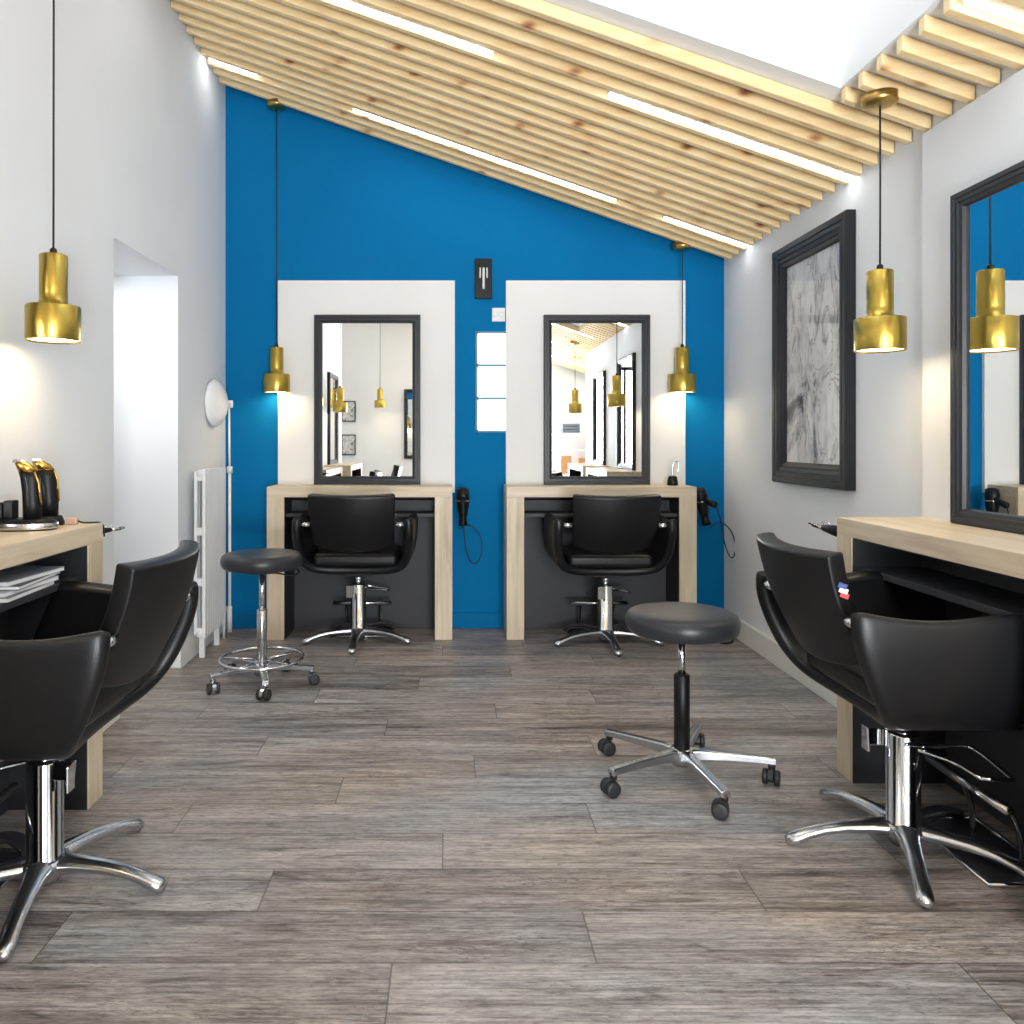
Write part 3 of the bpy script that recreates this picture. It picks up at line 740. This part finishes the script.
# left desk top: clippers, stand, box
zt = DT+.0005
t = thing('charging_stand', (-1.345,2.47,zt), math.radians(4), 'silver and black oval charging base under the gold-trimmed clippers', 'charging stand')
w = MB().lathe([(0,0),(.10,0),(.105,.006),(.10,.026),(.085,.034),(0,.034)], 40); w.xform(Matrix.Diagonal((1,.62,1,1))); w.build('base', M['bplas'], t)
w = MB().lathe([(.1055,.004),(.1075,.012),(.1045,.022)], 40, caps=False); w.xform(Matrix.Diagonal((1,.62,1,1))); w.build('silver_band', M['steel'], t)['label'] = 'silver band'
def clipper(loc, rz, label, tilt):
    t = thing('hair_clipper', loc, rz, label, 'hair clipper', 'gold-trimmed clippers on the left desk')
    secs = [(0,0,.027,.024),(.0,.05,.028,.024),(-.003,.09,.027,.022),(-.006,.13,.029,.021),(-.014,.155,.028,.017)]
    w = MB(); rings = []
    for x, z, a, b in secs: rings.append([(x+a*math.cos(2*PI*k/16), b*math.sin(2*PI*k/16), z) for k in range(16)])
    w.loft(rings).build('body', M['bplas'], t)
    w = MB(); rings = []
    for x, z, a, b in ((-.012,.151,.029,.019),(-.022,.168,.026,.018),(-.034,.182,.018,.018)): rings.append([(x+a*math.cos(2*PI*k/16), b*math.sin(2*PI*k/16), z) for k in range(16)])
    w.loft(rings).build('head', M['gold'], t)['label'] = 'gold head'
    MB().box(-.052,-.026,-.02,.02,.180,.190).build('blade', M['steel'], t, bevel=.002)
    MB().tube([(.012,-.019,.150),(.022,-.016,.12),(.025,-.013,.09),(.027,-.010,.05)], .003, 8).build('trim_line', M['gold'], t)['label'] = 'gold trim line'
    return t
clipper((-1.315,2.47,zt+.030), math.radians(10), 'black clipper with gold head standing on the charging base, the nearer one', 0)
t = thing('charging_stand', (-1.328,2.60,zt), 0, 'small round blue-black charging base behind the oval one', 'charging stand')
MB().lathe([(0,0),(.045,0),(.046,.01),(.038,.03),(0,.032)], 32).build('base', M['bplas'], t)
clipper((-1.328,2.60,zt+.030), math.radians(30), 'black clipper with gold edge on the small base, further from camera', 0)
t = thing('attachment_comb_box', (-1.40,2.47,zt+.035), 0, 'dark boxy comb attachments on left end of the charging base', 'comb attachments')
MB().box(-.03,.0,-.02,.02,0,.05).build('comb', M['bplas'], t, bevel=.003); MB().box(.004,.032,-.02,.02,0,.056).build('comb', M['bplas'], t, bevel=.003)
t = thing('plug_adapter', (-1.262,2.62,zt), 0, 'small rose-beige adapter on the left desk beside the clippers', 'adapter')
MB().box(-.018,.018,-.012,.012,0,.022).build('body', M['pink'], t, bevel=.004)
MB().tube([(.018,0,.012),(.03,.01,.004),(.05,.03,.003),(.068,.052,.002),(.071,.075,-.012),(.070,.08,-.05)], .0028, 8, smooth_path=2).build('cord', M['cord'], t)
# magazines on the left shelf
yb = .7605
for i, (x, y, rz, th, m, lb) in enumerate(((-1.315,2.28,3,.012,'greyp','grey magazine at the bottom of the stack on the left desk shelf'),(-1.32,2.30,-2,.012,'silverp','silver magazine second from the bottom on the left desk shelf'),(-1.318,2.33,5,.010,'navyp','dark magazine third from the bottom on the left desk shelf'),(-1.325,2.34,-4,.012,'silverp','silver-blue magazine topmost on the left desk shelf'))):
    t = thing('magazine', (x,y,yb), math.radians(rz), lb, 'magazine', 'magazines on the left shelf'); yb += th+.0004
    MB().box(-.098,.098,-.14,.14,.001,th-.001).build('pages', M['mat_w'], t)
    w = MB().box(-.1,.1,-.142,.142,th-.001,th); w.box(-.1,.1,-.142,.142,0,.001); w.build('cover', M[m], t)

# storage at the front of the salon, seen in the right back mirror
t = thing('storage_rack', (1.95,YR+.45,0), 0, 'white rack with wooden panels at the front, seen in right back mirror', 'rack')
for x in (-.42,.42):
    for y in (-.2,.2): MB().box(x-.015,x+.015,y-.015,y+.015,0,1.3).build('post', M['wht'], t)
for z in (.3,.7,1.05,1.3): MB().box(-.44,.44,-.22,.22,z,z+.02).build('shelf', M['wht'], t)
for k, (x, z, w_, h_, lb) in enumerate(((-.28,.72,.16,.26,'wooden box on middle shelf, left of the rack'),(.05,.72,.22,.22,'wooden box on middle shelf, centre of the rack'),(-.2,.32,.3,.3,'wide wooden box on low shelf of the rack'),(.22,1.07,.2,.18,'wooden box on upper shelf of the rack'))):
    o = MB().box(-w_/2,w_/2,-.15,.15,0,h_).build('wooden_box', M['orange'], None, (1.95+x,YR+.45,z+.0005), bevel=.006); tag(o, lb, 'box', 'boxes on the rack')
for k in range(3):
    o = MB().box(-.13,.13,-.14,.14,0,.045).build('folded_towel', M['towel'], None, (1.75,YR+.45,1.3205+.0455*k+.0), bevel=.018, seg=3)
    tag(o, '%s folded grey towel on top of the rack' % ('lowest','middle','topmost')[k], 'towel', 'towels on the rack')

# ------------------------------------------------------------------ light
def area(name, loc, rot, sx, sy, power, col=(1,1,1)):
    l = bpy.data.lights.new(name, 'AREA'); l.shape = 'RECTANGLE'; l.size = sx; l.size_y = sy; l.energy = power; l.color = col
    o = bpy.data.objects.new(name, l); C.objects.link(o); o.location = loc; o.rotation_euler = rot; return o
area('shop_window_daylight', ((WX0+WX1)/2, YR-.25, 1.25), (PI/2,0,0), 1.6, 2.4, 165, (.90,.95,1))
area('skylight_daylight', ((SX0+SX1)/2, (SY0+SY1)/2, ZT+.1), (0,0,0), 1.8, 1.7, 17, (.90,.95,1))
area('slat_fill_light', ((WX0+WX1)/2, YR-.7, .1), (PI/2+math.radians(38),0,0), 1.6, 1.0, 180, (.93,.965,1))  # added light aimed up through the window to brighten the slat undersides
area('passage_fill_light', (XL-.5, (OY0+OY1)/2, OZ-.02), (0,0,0), .3, .3, 3.6, (1,.99,.97))  # unseen light added to brighten the passage walls
w = bpy.data.worlds.new('sky'); sc.world = w; w.use_nodes = True
bg = w.node_tree.nodes['Background']; bg.inputs[0].default_value = (.86,.93,1,1); bg.inputs[1].default_value = .8

# ------------------------------------------------------------------ camera
cd = bpy.data.cameras.new('camera'); co = bpy.data.objects.new('camera', cd); C.objects.link(co)
co.location = (0,0,1.2); co.rotation_euler = (PI/2,0,0)
cd.sensor_width = 36; cd.lens = 790/1024*36; cd.shift_x = (512-453)/1024; cd.shift_y = (441-512)/1024; cd.clip_start = .05
sc.camera = co
sc.view_settings.view_transform = 'Standard'; sc.view_settings.look = 'None'; sc.view_settings.gamma = 1
sc.view_settings.use_curve_mapping = False; sc.view_settings.exposure = 0.6
